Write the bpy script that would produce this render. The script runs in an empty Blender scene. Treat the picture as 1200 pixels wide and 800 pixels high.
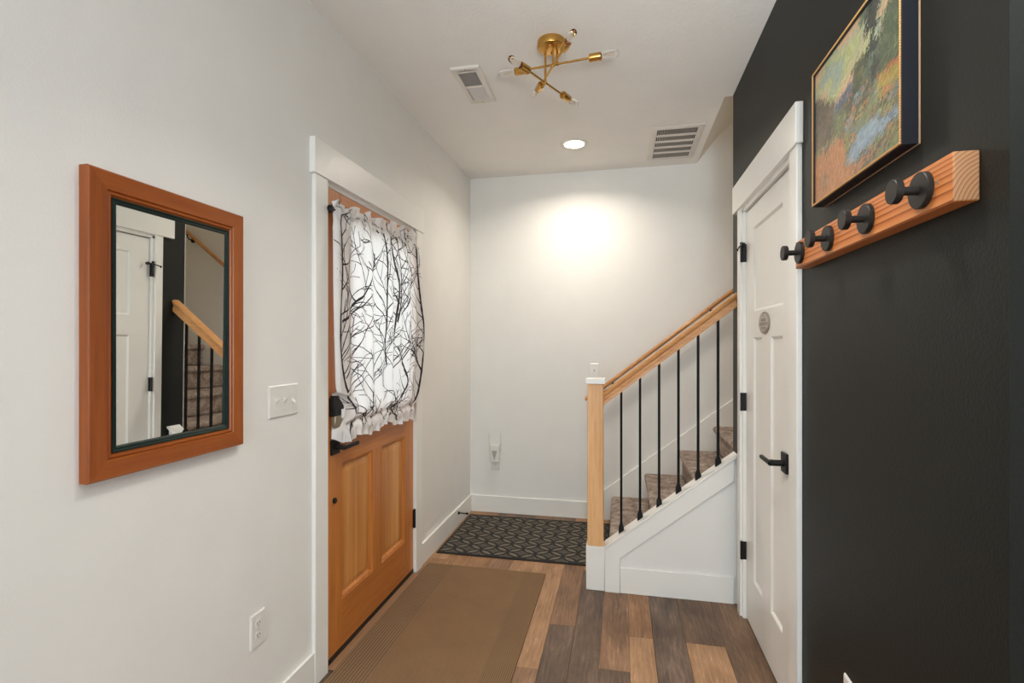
import bpy, bmesh, math, random
import numpy as np
from mathutils import Vector, Matrix
C = bpy.context.scene.collection
SC = bpy.context.scene
random.seed(7)
PI = math.pi

def lin(c):
    return tuple(((v/255)/12.92 if v/255 <= .04045 else ((v/255+.055)/1.055)**2.4) for v in c)

# ------------------------------------------------------------------ camera, world, lights, exposure
cam = bpy.data.cameras.new('camera'); cam.lens = 18.0; cam.sensor_width = 36; cam.shift_y = 4/1200; cam.clip_start = .02
co = bpy.data.objects.new('camera', cam); C.objects.link(co)
co.location = (0, 0, 1.37); co.rotation_euler = (PI/2, 0, math.radians(11.86)); SC.camera = co
SC.view_settings.view_transform = 'Standard'; SC.view_settings.look = 'None'; SC.view_settings.gamma = 1
SC.view_settings.use_curve_mapping = False
SC.view_settings.exposure = 0.54
W = bpy.data.worlds.new('world'); SC.world = W; W.use_nodes = True
bg = W.node_tree.nodes['Background']; bg.inputs[0].default_value = (.80, .90, 1.0, 1); bg.inputs[1].default_value = .7
SC.cycles.max_bounces = 10; SC.cycles.diffuse_bounces = 6; SC.cycles.transparent_max_bounces = 12
SC.cycles.sample_clamp_indirect = 4.0

def area(name, loc, rot, sx, sy, power, color, spread=180, shape='RECTANGLE'):
    l = bpy.data.lights.new(name, 'AREA'); l.shape = shape; l.size = sx; l.size_y = sy
    l.energy = power; l.color = color; l.spread = math.radians(spread)
    o = bpy.data.objects.new(name, l); C.objects.link(o); o.location = loc; o.rotation_euler = rot
    return o
# daylight entering through the two rear windows and the side window of the room behind the camera
area('window_daylight', (-.25, -2.90, 1.45), (PI/2, 0, 0), 1.5, 1.4, 48, (.80, .92, 1.0))
area('window_daylight', (2.15, -2.90, 1.45), (PI/2, 0, 0), 1.5, 1.4, 5, (.86, .93, 1.0))
area('window_daylight', (3.50, -1.2, 1.45), (PI/2, 0, PI/2), 1.5, 1.4, 7, (.86, .93, 1.0))
# daylight on the outside of the front door
area('porch_daylight', (-2.1, 2.42, 1.7), (0, -PI/2, 0), 1.2, 1.2, 20, (.93, .97, 1.0))
# unseen fill light added behind the camera to brighten the ceiling
area('ceiling_fill', (.40, -.45, 1.50), (math.radians(145), 0, math.radians(-14)), .4, .4, 22, (.93, .98, 1.0), 100)
# two unseen downward fill lights added above and behind the camera
area('downward_light', (-.05, 1.35, 2.735), (0, 0, 0), .13, .13, 6.5, (1.0, .95, .88), 115, 'DISK')
area('downward_light', (1.60, -1.30, 2.735), (0, 0, 0), .13, .13, 6, (1.0, .93, .84), 150, 'DISK')
# stairwell daylight/lamp upstairs
area('landing_lamp', (3.0, 3.55, 4.6), (0, math.radians(35), 0), .6, .6, 9, (1.0, .78, .50))

# ------------------------------------------------------------------ materials
def nodes(name):
    m = bpy.data.materials.new(name); m.use_nodes = True
    nt = m.node_tree; b = nt.nodes['Principled BSDF']
    return m, nt, b
def N(nt, t, **kw):
    n = nt.nodes.new(t)
    for k, v in kw.items(): setattr(n, k, v)
    return n
def bump(nt, b, height, strength, dist=.002):
    bn = N(nt, 'ShaderNodeBump'); bn.inputs['Strength'].default_value = strength; bn.inputs['Distance'].default_value = dist
    nt.links.new(height, bn.inputs['Height']); nt.links.new(bn.outputs[0], b.inputs['Normal'])
def objco(nt, scale=(1,1,1), rand=0):
    tc = N(nt, 'ShaderNodeTexCoord'); mp = N(nt, 'ShaderNodeMapping'); mp.inputs['Scale'].default_value = scale
    nt.links.new(tc.outputs['Object'], mp.inputs['Vector'])
    if rand:
        oi = N(nt, 'ShaderNodeObjectInfo'); ml = N(nt, 'ShaderNodeMath', operation='MULTIPLY'); ml.inputs[1].default_value = rand
        cb = N(nt, 'ShaderNodeCombineXYZ'); nt.links.new(oi.outputs['Random'], ml.inputs[0])
        for i in range(3): nt.links.new(ml.outputs[0], cb.inputs[i])
        nt.links.new(cb.outputs[0], mp.inputs['Location'])
    return mp.outputs[0]
def noise(nt, vec, scale, detail=3, rough=.5, dist=0):
    n = N(nt, 'ShaderNodeTexNoise'); n.inputs['Scale'].default_value = scale; n.inputs['Detail'].default_value = detail
    n.inputs['Roughness'].default_value = rough; n.inputs['Distortion'].default_value = dist
    nt.links.new(vec, n.inputs['Vector']); return n.outputs['Fac']
def ramp(nt, fac, stops):
    r = N(nt, 'ShaderNodeValToRGB'); e = r.color_ramp.elements
    while len(e) < len(stops): e.new(.5)
    for i, (p, c) in enumerate(stops): e[i].position = p; e[i].color = (*c, 1)
    nt.links.new(fac, r.inputs[0]); return r.outputs[0]
def flat(name, rgb, rough=.5, metal=0, bscale=0, bstr=.1, spec=.5):
    m, nt, b = nodes(name); b.inputs['Base Color'].default_value = (*lin(rgb), 1)
    b.inputs['Roughness'].default_value = rough; b.inputs['Metallic'].default_value = metal
    b.inputs['Specular IOR Level'].default_value = spec
    v = objco(nt)
    f = noise(nt, v, 6, 2)
    mx = N(nt, 'ShaderNodeMixRGB', blend_type='MULTIPLY'); mx.inputs[0].default_value = .06
    mx.inputs[1].default_value = (*lin(rgb), 1); nt.links.new(f, mx.inputs[2]); nt.links.new(mx.outputs[0], b.inputs['Base Color'])
    if bscale: bump(nt, b, noise(nt, v, bscale, 3), bstr, .003)
    return m
def wood(name, axis, dark, mid, light, freq=60, rough=.4, stretch=.06, bstr=.05, rand=3):
    """straight-grained softwood, grain running along one axis"""
    m, nt, b = nodes(name)
    sc = [1, 1, 1]; sc[axis] = stretch
    v = objco(nt, sc, rand)
    f1 = noise(nt, v, freq, 4, .6); f2 = noise(nt, v, 7, 2, .5, .3)
    ad = N(nt, 'ShaderNodeMath', operation='ADD'); nt.links.new(f1, ad.inputs[0]); nt.links.new(f2, ad.inputs[1])
    hf = N(nt, 'ShaderNodeMath', operation='MULTIPLY'); hf.inputs[1].default_value = .5; nt.links.new(ad.outputs[0], hf.inputs[0])
    col = ramp(nt, hf.outputs[0], [(.34, lin(dark)), (.5, lin(mid)), (.66, lin(light))])
    nt.links.new(col, b.inputs['Base Color']); b.inputs['Roughness'].default_value = rough
    bump(nt, b, f1, bstr, .001)
    return m
def plank_mat(name, dark, mid, light):
    m, nt, b = nodes(name)
    v = objco(nt, (1, .07, 1), 9); vb = objco(nt, (1, .28, 1), 7)
    f1 = noise(nt, v, 150, 5, .7); f2 = noise(nt, vb, 8, 4, .6, .8)
    w = N(nt, 'ShaderNodeTexWave', wave_type='BANDS', bands_direction='X'); w.inputs['Scale'].default_value = 9
    w.inputs['Distortion'].default_value = 9; w.inputs['Detail'].default_value = 3; w.inputs['Detail Scale'].default_value = 1.2
    v2 = objco(nt, (1.6, .28, 1), 5); nt.links.new(v2, w.inputs['Vector'])
    a = N(nt, 'ShaderNodeMath', operation='MULTIPLY'); a.inputs[1].default_value = .34; nt.links.new(f1, a.inputs[0])
    c = N(nt, 'ShaderNodeMath', operation='MULTIPLY_ADD'); c.inputs[1].default_value = .54; nt.links.new(f2, c.inputs[0]); nt.links.new(a.outputs[0], c.inputs[2])
    d = N(nt, 'ShaderNodeMath', operation='MULTIPLY_ADD'); d.inputs[1].default_value = .05; nt.links.new(w.outputs['Fac'], d.inputs[0]); nt.links.new(c.outputs[0], d.inputs[2])
    col = ramp(nt, d.outputs[0], [(.34, lin(dark)), (.5, lin(mid)), (.66, lin(light))])
    # pale limed flecks in the grain
    fl = ramp(nt, f1, [(.60, (0,0,0)), (.72, (1,1,1))])
    mx = N(nt, 'ShaderNodeMixRGB'); ml = N(nt, 'ShaderNodeMath', operation='MULTIPLY'); ml.inputs[1].default_value = .42
    nt.links.new(fl, ml.inputs[0]); nt.links.new(ml.outputs[0], mx.inputs[0]); nt.links.new(col, mx.inputs[1])
    mx.inputs[2].default_value = (*lin(tuple(min(255, int(q*1.18+12)) for q in light)), 1)
    nt.links.new(mx.outputs[0], b.inputs['Base Color']); b.inputs['Roughness'].default_value = .48
    bump(nt, b, d.outputs[0], .12, .001)
    return m

M = {}
M['wall'] = flat('wall_paint', (238, 237, 233), .62, 0, 170, .22)
M['ceil'] = flat('ceiling_paint', (240, 237, 232), .8, 0, 95, .45)
M['black'] = flat('charcoal_paint', (33, 34, 31), .5, 0, 150, .22, .18)
M['trim'] = flat('trim_paint', (242, 241, 236), .32)
M['plate'] = flat('white_plastic', (232, 230, 225), .3)
M['vent'] = flat('vent_enamel', (226, 220, 212), .4)
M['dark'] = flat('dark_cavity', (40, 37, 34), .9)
M['blackmetal'] = flat('black_metal', (18, 17, 16), .45, 0, 0, .1, .35)
M['matte'] = flat('matte_black', (34, 30, 27), .5, 0, 0, .1, .35)
M['rail_iron'] = flat('black_iron', (14, 13, 12), .55, 0, 0, .1, .2)
M['nickel'] = flat('satin_nickel', (170, 158, 138), .35, 1)
M['grey'] = flat('grey_plastic', (176, 170, 162), .5)
M['doorwood_v'] = wood('fir_door_vertical', 2, (168, 98, 40), (190, 116, 50), (207, 135, 66), 55, .38)
M['doorwood_h'] = wood('fir_door_horizontal', 1, (168, 98, 40), (188, 114, 50), (205, 132, 64), 55, .38)
M['doorpanel'] = wood('fir_door_panel', 2, (172, 104, 46), (200, 134, 68), (222, 164, 96), 30, .4, .03)
M['oak_v'] = wood('newel_oak', 2, (206, 152, 98), (224, 172, 116), (236, 190, 138), 70, .4, .08)
M['oak_x'] = wood('rail_oak', 0, (176, 118, 66), (200, 142, 86), (216, 162, 106), 80, .36, .05)
M['frame_v'] = wood('mirror_frame_vertical', 2, (134, 66, 20), (152, 78, 26), (166, 92, 36), 60, .35)
M['frame_h'] = wood('mirror_frame_horizontal', 1, (134, 66, 20), (152, 78, 26), (166, 92, 36), 60, .35)
M['green'] = flat('dark_green_lacquer', (10, 34, 30), .4, 0, 0, .1, .3)
M['navy'] = flat('blue_black_frame', (16, 18, 26), .4)
M['gold'] = flat('antique_gold', (206, 160, 98), .45, .35)
M['bronze'] = flat('dark_gilt', (104, 70, 34), .5, .3)
M['paper'] = flat('backing_paper', (150, 122, 96), .8)
M['rubber'] = flat('black_rubber', (14, 14, 15), .7)
M['sweep'] = flat('door_sweep', (20, 18, 17), .5)
M['threshold'] = flat('threshold_wood', (150, 112, 80), .5)
M['copper'] = flat('bulb_contact', (120, 50, 25), .5, .5)
# brushed brass
m, nt, b = nodes('brushed_brass'); b.inputs['Base Color'].default_value = (.58, .33, .085, 1); b.inputs['Metallic'].default_value = 1
b.inputs['Roughness'].default_value = .27; b.inputs['Anisotropic'].default_value = .4; M['brass'] = m
bump(nt, b, noise(nt, objco(nt, (1, 1, 12)), 40, 2), .05, .001)
m, nt, b = nodes('mirror_glass'); b.inputs['Base Color'].default_value = (.86, .88, .87, 1); b.inputs['Metallic'].default_value = 1
b.inputs['Roughness'].default_value = 0.0; M['mirror'] = m
def glass(name, rough=0, ior=1.45, col=(1, 1, 1, 1)):
    m, nt, b = nodes(name); b.inputs['Base Color'].default_value = col; b.inputs['Transmission Weight'].default_value = 1
    b.inputs['Roughness'].default_value = rough; b.inputs['IOR'].default_value = ior
    lp = N(nt, 'ShaderNodeNewGeometry')
    return m
M['glass'] = glass('bulb_glass', 0, 1.25)
M['pane'] = glass('window_glass', 0, 1.02)
m, nt, b = nodes('lamp_lens'); b.inputs['Base Color'].default_value = (1, .95, .85, 1)
b.inputs['Emission Color'].default_value = (1, .86, .66, 1); b.inputs['Emission Strength'].default_value = 20; M['lens'] = m
m, nt, b = nodes('bulb_filament'); b.inputs['Base Color'].default_value = (.9, .55, .2, 1)
b.inputs['Emission Color'].default_value = (1, .6, .25, 1); b.inputs['Emission Strength'].default_value = .6; M['filament'] = m; b.inputs['Emission Strength'].default_value = 0; b.inputs['Base Color'].default_value = (.75, .62, .45, 1)
# curtain cloth: thin, lets daylight through
m, nt, b = nodes('sheer_white_cloth'); b.inputs['Base Color'].default_value = (*lin((246, 246, 245)), 1); b.inputs['Roughness'].default_value = .85
tr = N(nt, 'ShaderNodeBsdfTranslucent'); tr.inputs[0].default_value = (.88, .88, .87, 1)
mx = N(nt, 'ShaderNodeMixShader'); mx.inputs[0].default_value = .24
nt.links.new(b.outputs[0], mx.inputs[1]); nt.links.new(tr.outputs[0], mx.inputs[2]); nt.links.new(mx.outputs[0], nt.nodes['Material Output'].inputs[0])
bump(nt, b, noise(nt, objco(nt), 500, 2), .1, .001); M['cloth'] = m
M['ink'] = flat('branch_print_ink', (52, 46, 48), .9)
# carpet
m, nt, b = nodes('stair_carpet'); v = objco(nt); f = noise(nt, v, 130, 4, .8); f2 = noise(nt, v, 16, 3, .6)
ad = N(nt, 'ShaderNodeMath', operation='MULTIPLY_ADD'); ad.inputs[1].default_value = .35; nt.links.new(f2, ad.inputs[0])
sm = N(nt, 'ShaderNodeMath', operation='MULTIPLY'); sm.inputs[1].default_value = .65; nt.links.new(f, sm.inputs[0]); nt.links.new(sm.outputs[0], ad.inputs[2])
nt.links.new(ramp(nt, ad.outputs[0], [(.38, lin((92, 74, 64))), (.5, lin((156, 138, 126))), (.62, lin((212, 198, 188)))]), b.inputs['Base Color'])
b.inputs['Roughness'].default_value = .95; bump(nt, b, f, .9, .006); M['carpet'] = m
# brown ribbed runner
def rug_mat(name, axis, scale, a_, b_, strength):
    m, nt, b = nodes(name); v = objco(nt)
    w = N(nt, 'ShaderNodeTexWave', wave_type='BANDS', bands_direction='XYZ'[axis]); w.inputs['Scale'].default_value = scale
    w.inputs['Distortion'].default_value = .6; w.inputs['Detail'].default_value = 2; w.inputs['Detail Scale'].default_value = 6
    nt.links.new(v, w.inputs['Vector']); f = noise(nt, v, 260, 3, .7); f3 = noise(nt, v, 5, 3)
    mm = N(nt, 'ShaderNodeMath', operation='MULTIPLY_ADD'); mm.inputs[1].default_value = .35; nt.links.new(w.outputs['Fac'], mm.inputs[0])
    m2 = N(nt, 'ShaderNodeMath', operation='MULTIPLY_ADD'); m2.inputs[1].default_value = .5; nt.links.new(f, m2.inputs[0])
    m3 = N(nt, 'ShaderNodeMath', operation='MULTIPLY'); m3.inputs[1].default_value = .15; nt.links.new(f3, m3.inputs[0])
    nt.links.new(m3.outputs[0], m2.inputs[2]); nt.links.new(m2.outputs[0], mm.inputs[2])
    nt.links.new(ramp(nt, mm.outputs[0], [(.25, lin(a_)), (.75, lin(b_))]), b.inputs['Base Color'])
    b.inputs['Roughness'].default_value = .95; bump(nt, b, mm.outputs[0], strength, .003); return m
M['rug'] = rug_mat('brown_woven_rug', 1, 55, (86, 62, 40), (156, 122, 86), .6)
M['rugedge'] = rug_mat('brown_fine_ribbed_edge', 0, 34, (96, 72, 48), (140, 110, 78), .4)
M['rugborder'] = rug_mat('brown_ribbed_border', 0, 22, (88, 65, 43), (146, 116, 84), .7)
# entry mat: overlapping black rings over ribbed grey-brown pile
m, nt, b = nodes('ring_patterned_mat')
v = objco(nt); sp = N(nt, 'ShaderNodeSeparateXYZ'); nt.links.new(v, sp.inputs[0])
def mth(op, a, b_=None, c=None):
    n = N(nt, 'ShaderNodeMath', operation=op)
    for i, q in enumerate((a, b_, c)):
        if q is None: continue
        if isinstance(q, (int, float)): n.inputs[i].default_value = q
        else: nt.links.new(q, n.inputs[i])
    return n.outputs[0]
S_ = .182
X0, Y0 = sp.outputs[0], sp.outputs[1]
def ringdist(ox, oy, R):
    fx = mth('SUBTRACT', mth('FRACT', mth('ADD', mth('DIVIDE', X0, S_), 50+ox)), .5)
    fy = mth('SUBTRACT', mth('FRACT', mth('ADD', mth('DIVIDE', Y0, S_*.80), 50+oy)), .5)
    return mth('ABSOLUTE', mth('SUBTRACT', mth('SQRT', mth('ADD', mth('MULTIPLY', fx, fx), mth('MULTIPLY', fy, fy))), R))
ds = [ringdist(0, 0, .5), ringdist(.5, .5, .5)]
dm = mth('MINIMUM', ds[0], ds[1])
line = mth('LESS_THAN', dm, .056)
def diam(ox, oy, R):
    fx = mth('SUBTRACT', mth('FRACT', mth('ADD', mth('DIVIDE', X0, S_), 50+ox)), .5)
    fy = mth('SUBTRACT', mth('FRACT', mth('ADD', mth('DIVIDE', Y0, S_*.80), 50+oy)), .5)
    return mth('ABSOLUTE', mth('SUBTRACT', mth('ADD', mth('ABSOLUTE', fx), mth('ABSOLUTE', fy)), R))
small = mth('LESS_THAN', mth('MINIMUM', diam(0, 0, .07), diam(.5, .5, .07)), .03)
tri = mth('LESS_THAN', mth('MINIMUM', diam(0, 0, .17), diam(.5, .5, .17)), .022)
allb = mth('MAXIMUM', mth('MAXIMUM', line, small), tri)
rib = N(nt, 'ShaderNodeTexWave', wave_type='BANDS', bands_direction='X'); rib.inputs['Scale'].default_value = 28
rib.inputs['Distortion'].default_value = .5; nt.links.new(v, rib.inputs['Vector'])
rc = ramp(nt, rib.outputs['Fac'], [(.15, lin((84, 76, 64))), (.8, lin((136, 125, 109)))])
mx = N(nt, 'ShaderNodeMixRGB'); nt.links.new(allb, mx.inputs[0]); nt.links.new(rc, mx.inputs[1]); mx.inputs[2].default_value = (*lin((20, 20, 22)), 1)
nt.links.new(mx.outputs[0], b.inputs['Base Color']); b.inputs['Roughness'].default_value = .8
hh = mth('ADD', mth('MULTIPLY', allb, 1.2), mth('MULTIPLY', rib.outputs['Fac'], .4)); bump(nt, b, hh, .6, .003); M['mat'] = m
# douglas fir board for the coat rack: growth rings about an axis parallel to y
m, nt, b = nodes('fir_coat_board')
v = objco(nt, (1, .03, 1)); mp = N(nt, 'ShaderNodeMapping'); mp.inputs['Location'].default_value = (-.055, 0, .012); nt.links.new(v, mp.inputs['Vector'])
nz = N(nt, 'ShaderNodeTexNoise'); nz.inputs['Scale'].default_value = 9; nt.links.new(v, nz.inputs['Vector'])
mxv = N(nt, 'ShaderNodeMixRGB'); mxv.inputs[0].default_value = .012; nt.links.new(mp.outputs[0], mxv.inputs[1]); nt.links.new(nz.outputs['Color'], mxv.inputs[2])
w = N(nt, 'ShaderNodeTexWave', wave_type='RINGS', rings_direction='Y', wave_profile='SAW'); w.inputs['Scale'].default_value = 48
w.inputs['Distortion'].default_value = .5; nt.links.new(mxv.outputs[0], w.inputs['Vector'])
f = noise(nt, v, 200, 3)
geo = N(nt, 'ShaderNodeNewGeometry'); sp2 = N(nt, 'ShaderNodeSeparateXYZ'); nt.links.new(geo.outputs['True Normal'], sp2.inputs[0])
c1 = ramp(nt, w.outputs['Fac'], [(.0, lin((212, 138, 78))), (.55, lin((200, 120, 60))), (.85, lin((164, 86, 36))), (1, lin((138, 68, 26)))])
c2 = ramp(nt, w.outputs['Fac'], [(.0, lin((188, 142, 102))), (.6, lin((172, 122, 82))), (1, lin((122, 78, 48)))])
endm = mth('LESS_THAN', sp2.outputs[1], -.7)
mx = N(nt, 'ShaderNodeMixRGB'); nt.links.new(endm, mx.inputs[0]); nt.links.new(c1, mx.inputs[1]); nt.links.new(c2, mx.inputs[2])
nt.links.new(mx.outputs[0], b.inputs['Base Color']); b.inputs['Roughness'].default_value = .5; bump(nt, b, f, .1, .001); M['firboard'] = m
# painting: colours carried on the canvas mesh
m, nt, b = nodes('oil_paint'); vc = N(nt, 'ShaderNodeVertexColor', layer_name='paint'); nt.links.new(vc.outputs[0], b.inputs['Base Color'])
b.inputs['Roughness'].default_value = .5; bump(nt, b, noise(nt, objco(nt), 260, 3), .3, .002); M['oil'] = m
# ground outside
M['lawn'] = flat('grass_ground', (96, 128, 62), .9, 0, 60, .5)

PL = [plank_mat('plank_light', (138, 100, 68), (170, 130, 94), (196, 158, 122)),
      plank_mat('plank_mid', (104, 76, 54), (142, 106, 78), (170, 134, 104)),
      plank_mat('plank_dark', (70, 54, 43), (102, 81, 66), (140, 116, 98)),
      plank_mat('plank_tan', (120, 84, 54), (158, 116, 80), (184, 146, 108)),
      plank_mat('plank_umber', (80, 60, 45), (116, 88, 66), (150, 120, 94))]

# ------------------------------------------------------------------ mesh helpers
class MB:
    def __init__(s): s.v = []; s.f = []; s.sm = []
    def add(s, vs, fs, smooth=False):
        o = len(s.v); s.v += [tuple(p) for p in vs]; s.f += [tuple(i+o for i in f) for f in fs]; s.sm += [smooth]*len(fs); return s
    def box(s, a, b):
        x0, y0, z0 = [min(p, q) for p, q in zip(a, b)]; x1, y1, z1 = [max(p, q) for p, q in zip(a, b)]
        return s.add([(x0,y0,z0),(x1,y0,z0),(x1,y1,z0),(x0,y1,z0),(x0,y0,z1),(x1,y0,z1),(x1,y1,z1),(x0,y1,z1)],
                     [(0,3,2,1),(4,5,6,7),(0,1,5,4),(1,2,6,5),(2,3,7,6),(3,0,4,7)])
    def prism(s, pts, axis, a, b, fn=None):
        """extrude a 2-D outline along an axis; pts are the two other coordinates in xyz order"""
        n = len(pts); vs = []
        for t in (a, b):
            for p in pts:
                q = [p[0], p[1]]; q.insert(axis, t); vs.append(fn(*q) if fn else tuple(q))
        return s.add(vs, [tuple(range(n))[::-1], tuple(range(n, 2*n))] + [(i, (i+1) % n, n+(i+1) % n, n+i) for i in range(n)])
    def lathe(s, p0, d, prof, seg=20, smooth=True, caps=True):
        """prof: [(distance along d, radius)]"""
        d = Vector(d).normalized(); u = d.orthogonal().normalized(); w = d.cross(u); p0 = Vector(p0)
        vs = []; n = len(prof)
        for t, r in prof:
            for k in range(seg):
                a = 2*PI*k/seg; vs.append(p0 + d*t + (u*math.cos(a)+w*math.sin(a))*max(r, 1e-5))
        fs = [(i*seg+k, i*seg+(k+1) % seg, (i+1)*seg+(k+1) % seg, (i+1)*seg+k) for i in range(n-1) for k in range(seg)]
        s.add(vs, fs, smooth)
        if caps:
            o = len(s.v)-len(vs)
            s.f.append(tuple(o+k for k in range(seg))[::-1]); s.f.append(tuple(o+(n-1)*seg+k for k in range(seg))); s.sm += [False, False]
        return s
    def cyl(s, a, b, r, seg=16, r2=None):
        a, b = Vector(a), Vector(b); return s.lathe(a, b-a, [(0, r), ((b-a).length, r if r2 is None else r2)], seg)
    def tube(s, pts, r, seg=12):
        pts = [Vector(p) for p in pts]; vs = []; n = len(pts); u = None
        for i, p in enumerate(pts):
            d = (pts[min(i+1, n-1)]-pts[max(i-1, 0)]).normalized()
            u = d.orthogonal().normalized() if u is None else (u-d*u.dot(d)).normalized(); w = d.cross(u)
            for k in range(seg): a = 2*PI*k/seg; vs.append(p+(u*math.cos(a)+w*math.sin(a))*r)
        s.add(vs, [(i*seg+k, i*seg+(k+1) % seg, (i+1)*seg+(k+1) % seg, (i+1)*seg+k) for i in range(n-1) for k in range(seg)], True)
        o = len(s.v)-len(vs); s.f.append(tuple(o+k for k in range(seg))[::-1]); s.f.append(tuple(o+(n-1)*seg+k for k in range(seg))); s.sm += [False]*2
        return s
    def rings(s, rect, prof, P, cap=True, back=False):
        """nested rectangles rect=(u0,u1,z0,z1); prof [(inset, depth)]; P maps (u,z,depth) to a point"""
        u0, u1, z0, z1 = rect; vs = []
        for i, d in prof:
            vs += [P(u0+i, z0+i, d), P(u1-i, z0+i, d), P(u1-i, z1-i, d), P(u0+i, z1-i, d)]
        n = len(prof); fs = [(4*i+k, 4*i+(k+1) % 4, 4*i+4+(k+1) % 4, 4*i+4+k) for i in range(n-1) for k in range(4)]
        if cap: fs.append(tuple(4*(n-1)+k for k in range(4)))
        if back: fs.append((3, 2, 1, 0))
        return s.add(vs, fs)
def obj(name, mb, mat, parent=None, kind=None, label=None, bevel=0, seg=2, origin=None):
    me = bpy.data.meshes.new(name)
    o_ = Vector(origin) if origin is not None else (Vector(parent['_base']) if parent is not None and '_base' in parent else Vector((0, 0, 0)))
    me.from_pydata([tuple(Vector(v)-o_) for v in mb.v], [], mb.f)
    me.polygons.foreach_set('use_smooth', mb.sm); me.update()
    bm = bmesh.new(); bm.from_mesh(me); bmesh.ops.recalc_face_normals(bm, faces=bm.faces); bm.to_mesh(me); bm.free()
    me.set_sharp_from_angle(angle=math.radians(35)); me.materials.append(mat)
    o = bpy.data.objects.new(name, me); C.objects.link(o)
    if parent is not None: o.parent = parent; o['_base'] = tuple(o_); o.location = (o_ - Vector(parent['_base']) if '_base' in parent else o_)
    else: o.location = o_; o['_base'] = tuple(o_)
    if kind: o['kind'] = kind
    if label: o['label'] = label
    if bevel:
        b = o.modifiers.new('bevel', 'BEVEL'); b.width = bevel; b.segments = seg; b.limit_method = 'ANGLE'; b.angle_limit = math.radians(40)
        if seg > 1: pass
    return o
def thing(name, label, cat, loc, group=None):
    o = bpy.data.objects.new(name, None); C.objects.link(o); o.location = loc; o['_base'] = tuple(loc); o.empty_display_size = .05
    o['label'] = label; o['category'] = cat
    if group: o['group'] = group
    return o
def tag(o, label, cat, group=None):
    o['label'] = label; o['category'] = cat
    if group: o['group'] = group
    return o
def structure(name, loc=(0, 0, 0)):
    o = bpy.data.objects.new(name, None); C.objects.link(o); o.location = loc; o['_base'] = tuple(loc); o['kind'] = 'structure'; o.empty_display_size = .05
    return o

H = 2.743; XL = -1.211; XR = .612; YB = 4.08; YE = 3.015; YC = .967
SL = .775

# ------------------------------------------------------------------ room shell
mb = MB()
mb.box((XL-.14, -3.0, 0), (XL, 1.945, 5.4)).box((XL-.14, 2.905, 0), (XL, YB+.14, 5.4)).box((XL-.14, 1.945, 2.065), (XL, 2.905, 5.4))
obj('wall_left', mb, M['wall'], kind='structure')
obj('wall_back', MB().box((XL, YB, 0), (4.4, YB+.14, 5.4)), M['wall'], kind='structure')
# dark wall with its opening for the closet door
mb = MB(); x1 = XR+.12
mb.box((XR, YC, 0), (x1, 2.02, H)).box((XR, 2.765, 0), (x1, YE-.006, H)).box((XR, 2.02, 2.06), (x1, 2.765, H))
mb.box((x1, YC, 0), (4.0, YC+.12, H))
obj('wall_right', mb, M['black'], kind='structure')
# white stairwell side of the dark wall, and the closet lining
mb = MB(); mb.box((XR+.0015, YE-.006, 0), (4.4, YE, 3.2)).box((x1+.7, YC+.12, 0), (x1+.75, YE-.006, H)).box((.4, 2.9, 3.2), (4.4, YE, 5.4))
mb.box((.57, 2.9, H+.26), (.58, YE, 3.2))
obj('wall_stairwell', mb, M['wall'], kind='structure')
# rear part of the room, behind the camera
mb = MB()
mb.box((XL, -3.12, 0), (-.9, -3.0, H)).box((.6, -3.12, 0), (1.4, -3.0, H)).box((2.9, -3.12, 0), (3.6, -3.0, H))
mb.box((XL, -3.12, 0), (3.6, -3.0, .75)).box((XL, -3.12, 2.15), (3.6, -3.0, H))
obj('wall_rear', mb, M['wall'], kind='structure')
mb = MB(); mb.box((3.6, -3.12, 0), (3.72, -1.95, H)).box((3.6, -.45, 0), (3.72, YC, H)).box((3.6, -1.95, 0), (3.72, -.45, .75)).box((3.6, -1.95, 2.15), (3.72, -.45, H))
obj('wall_room_side', mb, M['wall'], kind='structure')
obj('wall_stair_end', MB().box((4.4, 2.9, 0), (4.5, YB+.14, 5.4)), M['wall'], kind='structure')
for i, (a0, a1, ax) in enumerate(((-.9, .6, 0), (1.4, 2.9, 0), (-1.95, -.45, 1))):
    w = structure('window_%d' % (i+1), (a0, -3.0, .75) if ax == 0 else (3.6, a0, .75))
    if ax == 0: P = lambda u, z, d: (u, -3.0+d, z)
    else: P = lambda u, z, d: (3.6-d, u, z)
    obj('window_frame', MB().rings((a0-.07, a1+.07, .68, 2.22), [(0, 0), (0, .02), (.07, .02), (.07, -.05), (.11, -.05), (.11, -.09)], P, cap=False), M['trim'], w)
    um = (a0+a1)/2
    g = MB(); p, q = P(um-.02, .8, -.05), P(um+.02, 2.1, -.08); g.box(p, q); obj('mullion', g, M['trim'], w)
    for s0, s1 in ((a0+.1, um-.02), (um+.02, a1-.1)):
        g = MB(); g.box(P(s0, .85, -.062), P(s1, 2.05, -.066)); obj('pane', g, M['pane'], w)
mb = MB()
mb.box((XL-.14, -3.12, H), (3.72, YE, H+.26)).box((XL-.14, YE, H), (.57, YB+.14, H+.26))
obj('ceiling', mb, M['ceil'], kind='structure')
# sloping underside over the stairs: a steep run then a shallower one
M['soffit'] = M['ceil']
pts = [(.57, H), (.73, 2.945), (3.4, 5.15), (4.45, 5.15), (4.45, 5.4), (.40, 5.4), (.40, H+.26)]
obj('ceiling_stairwell', MB().prism(pts, 1, YE-.1, YB+.14), M['ceil'], kind='structure')
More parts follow.
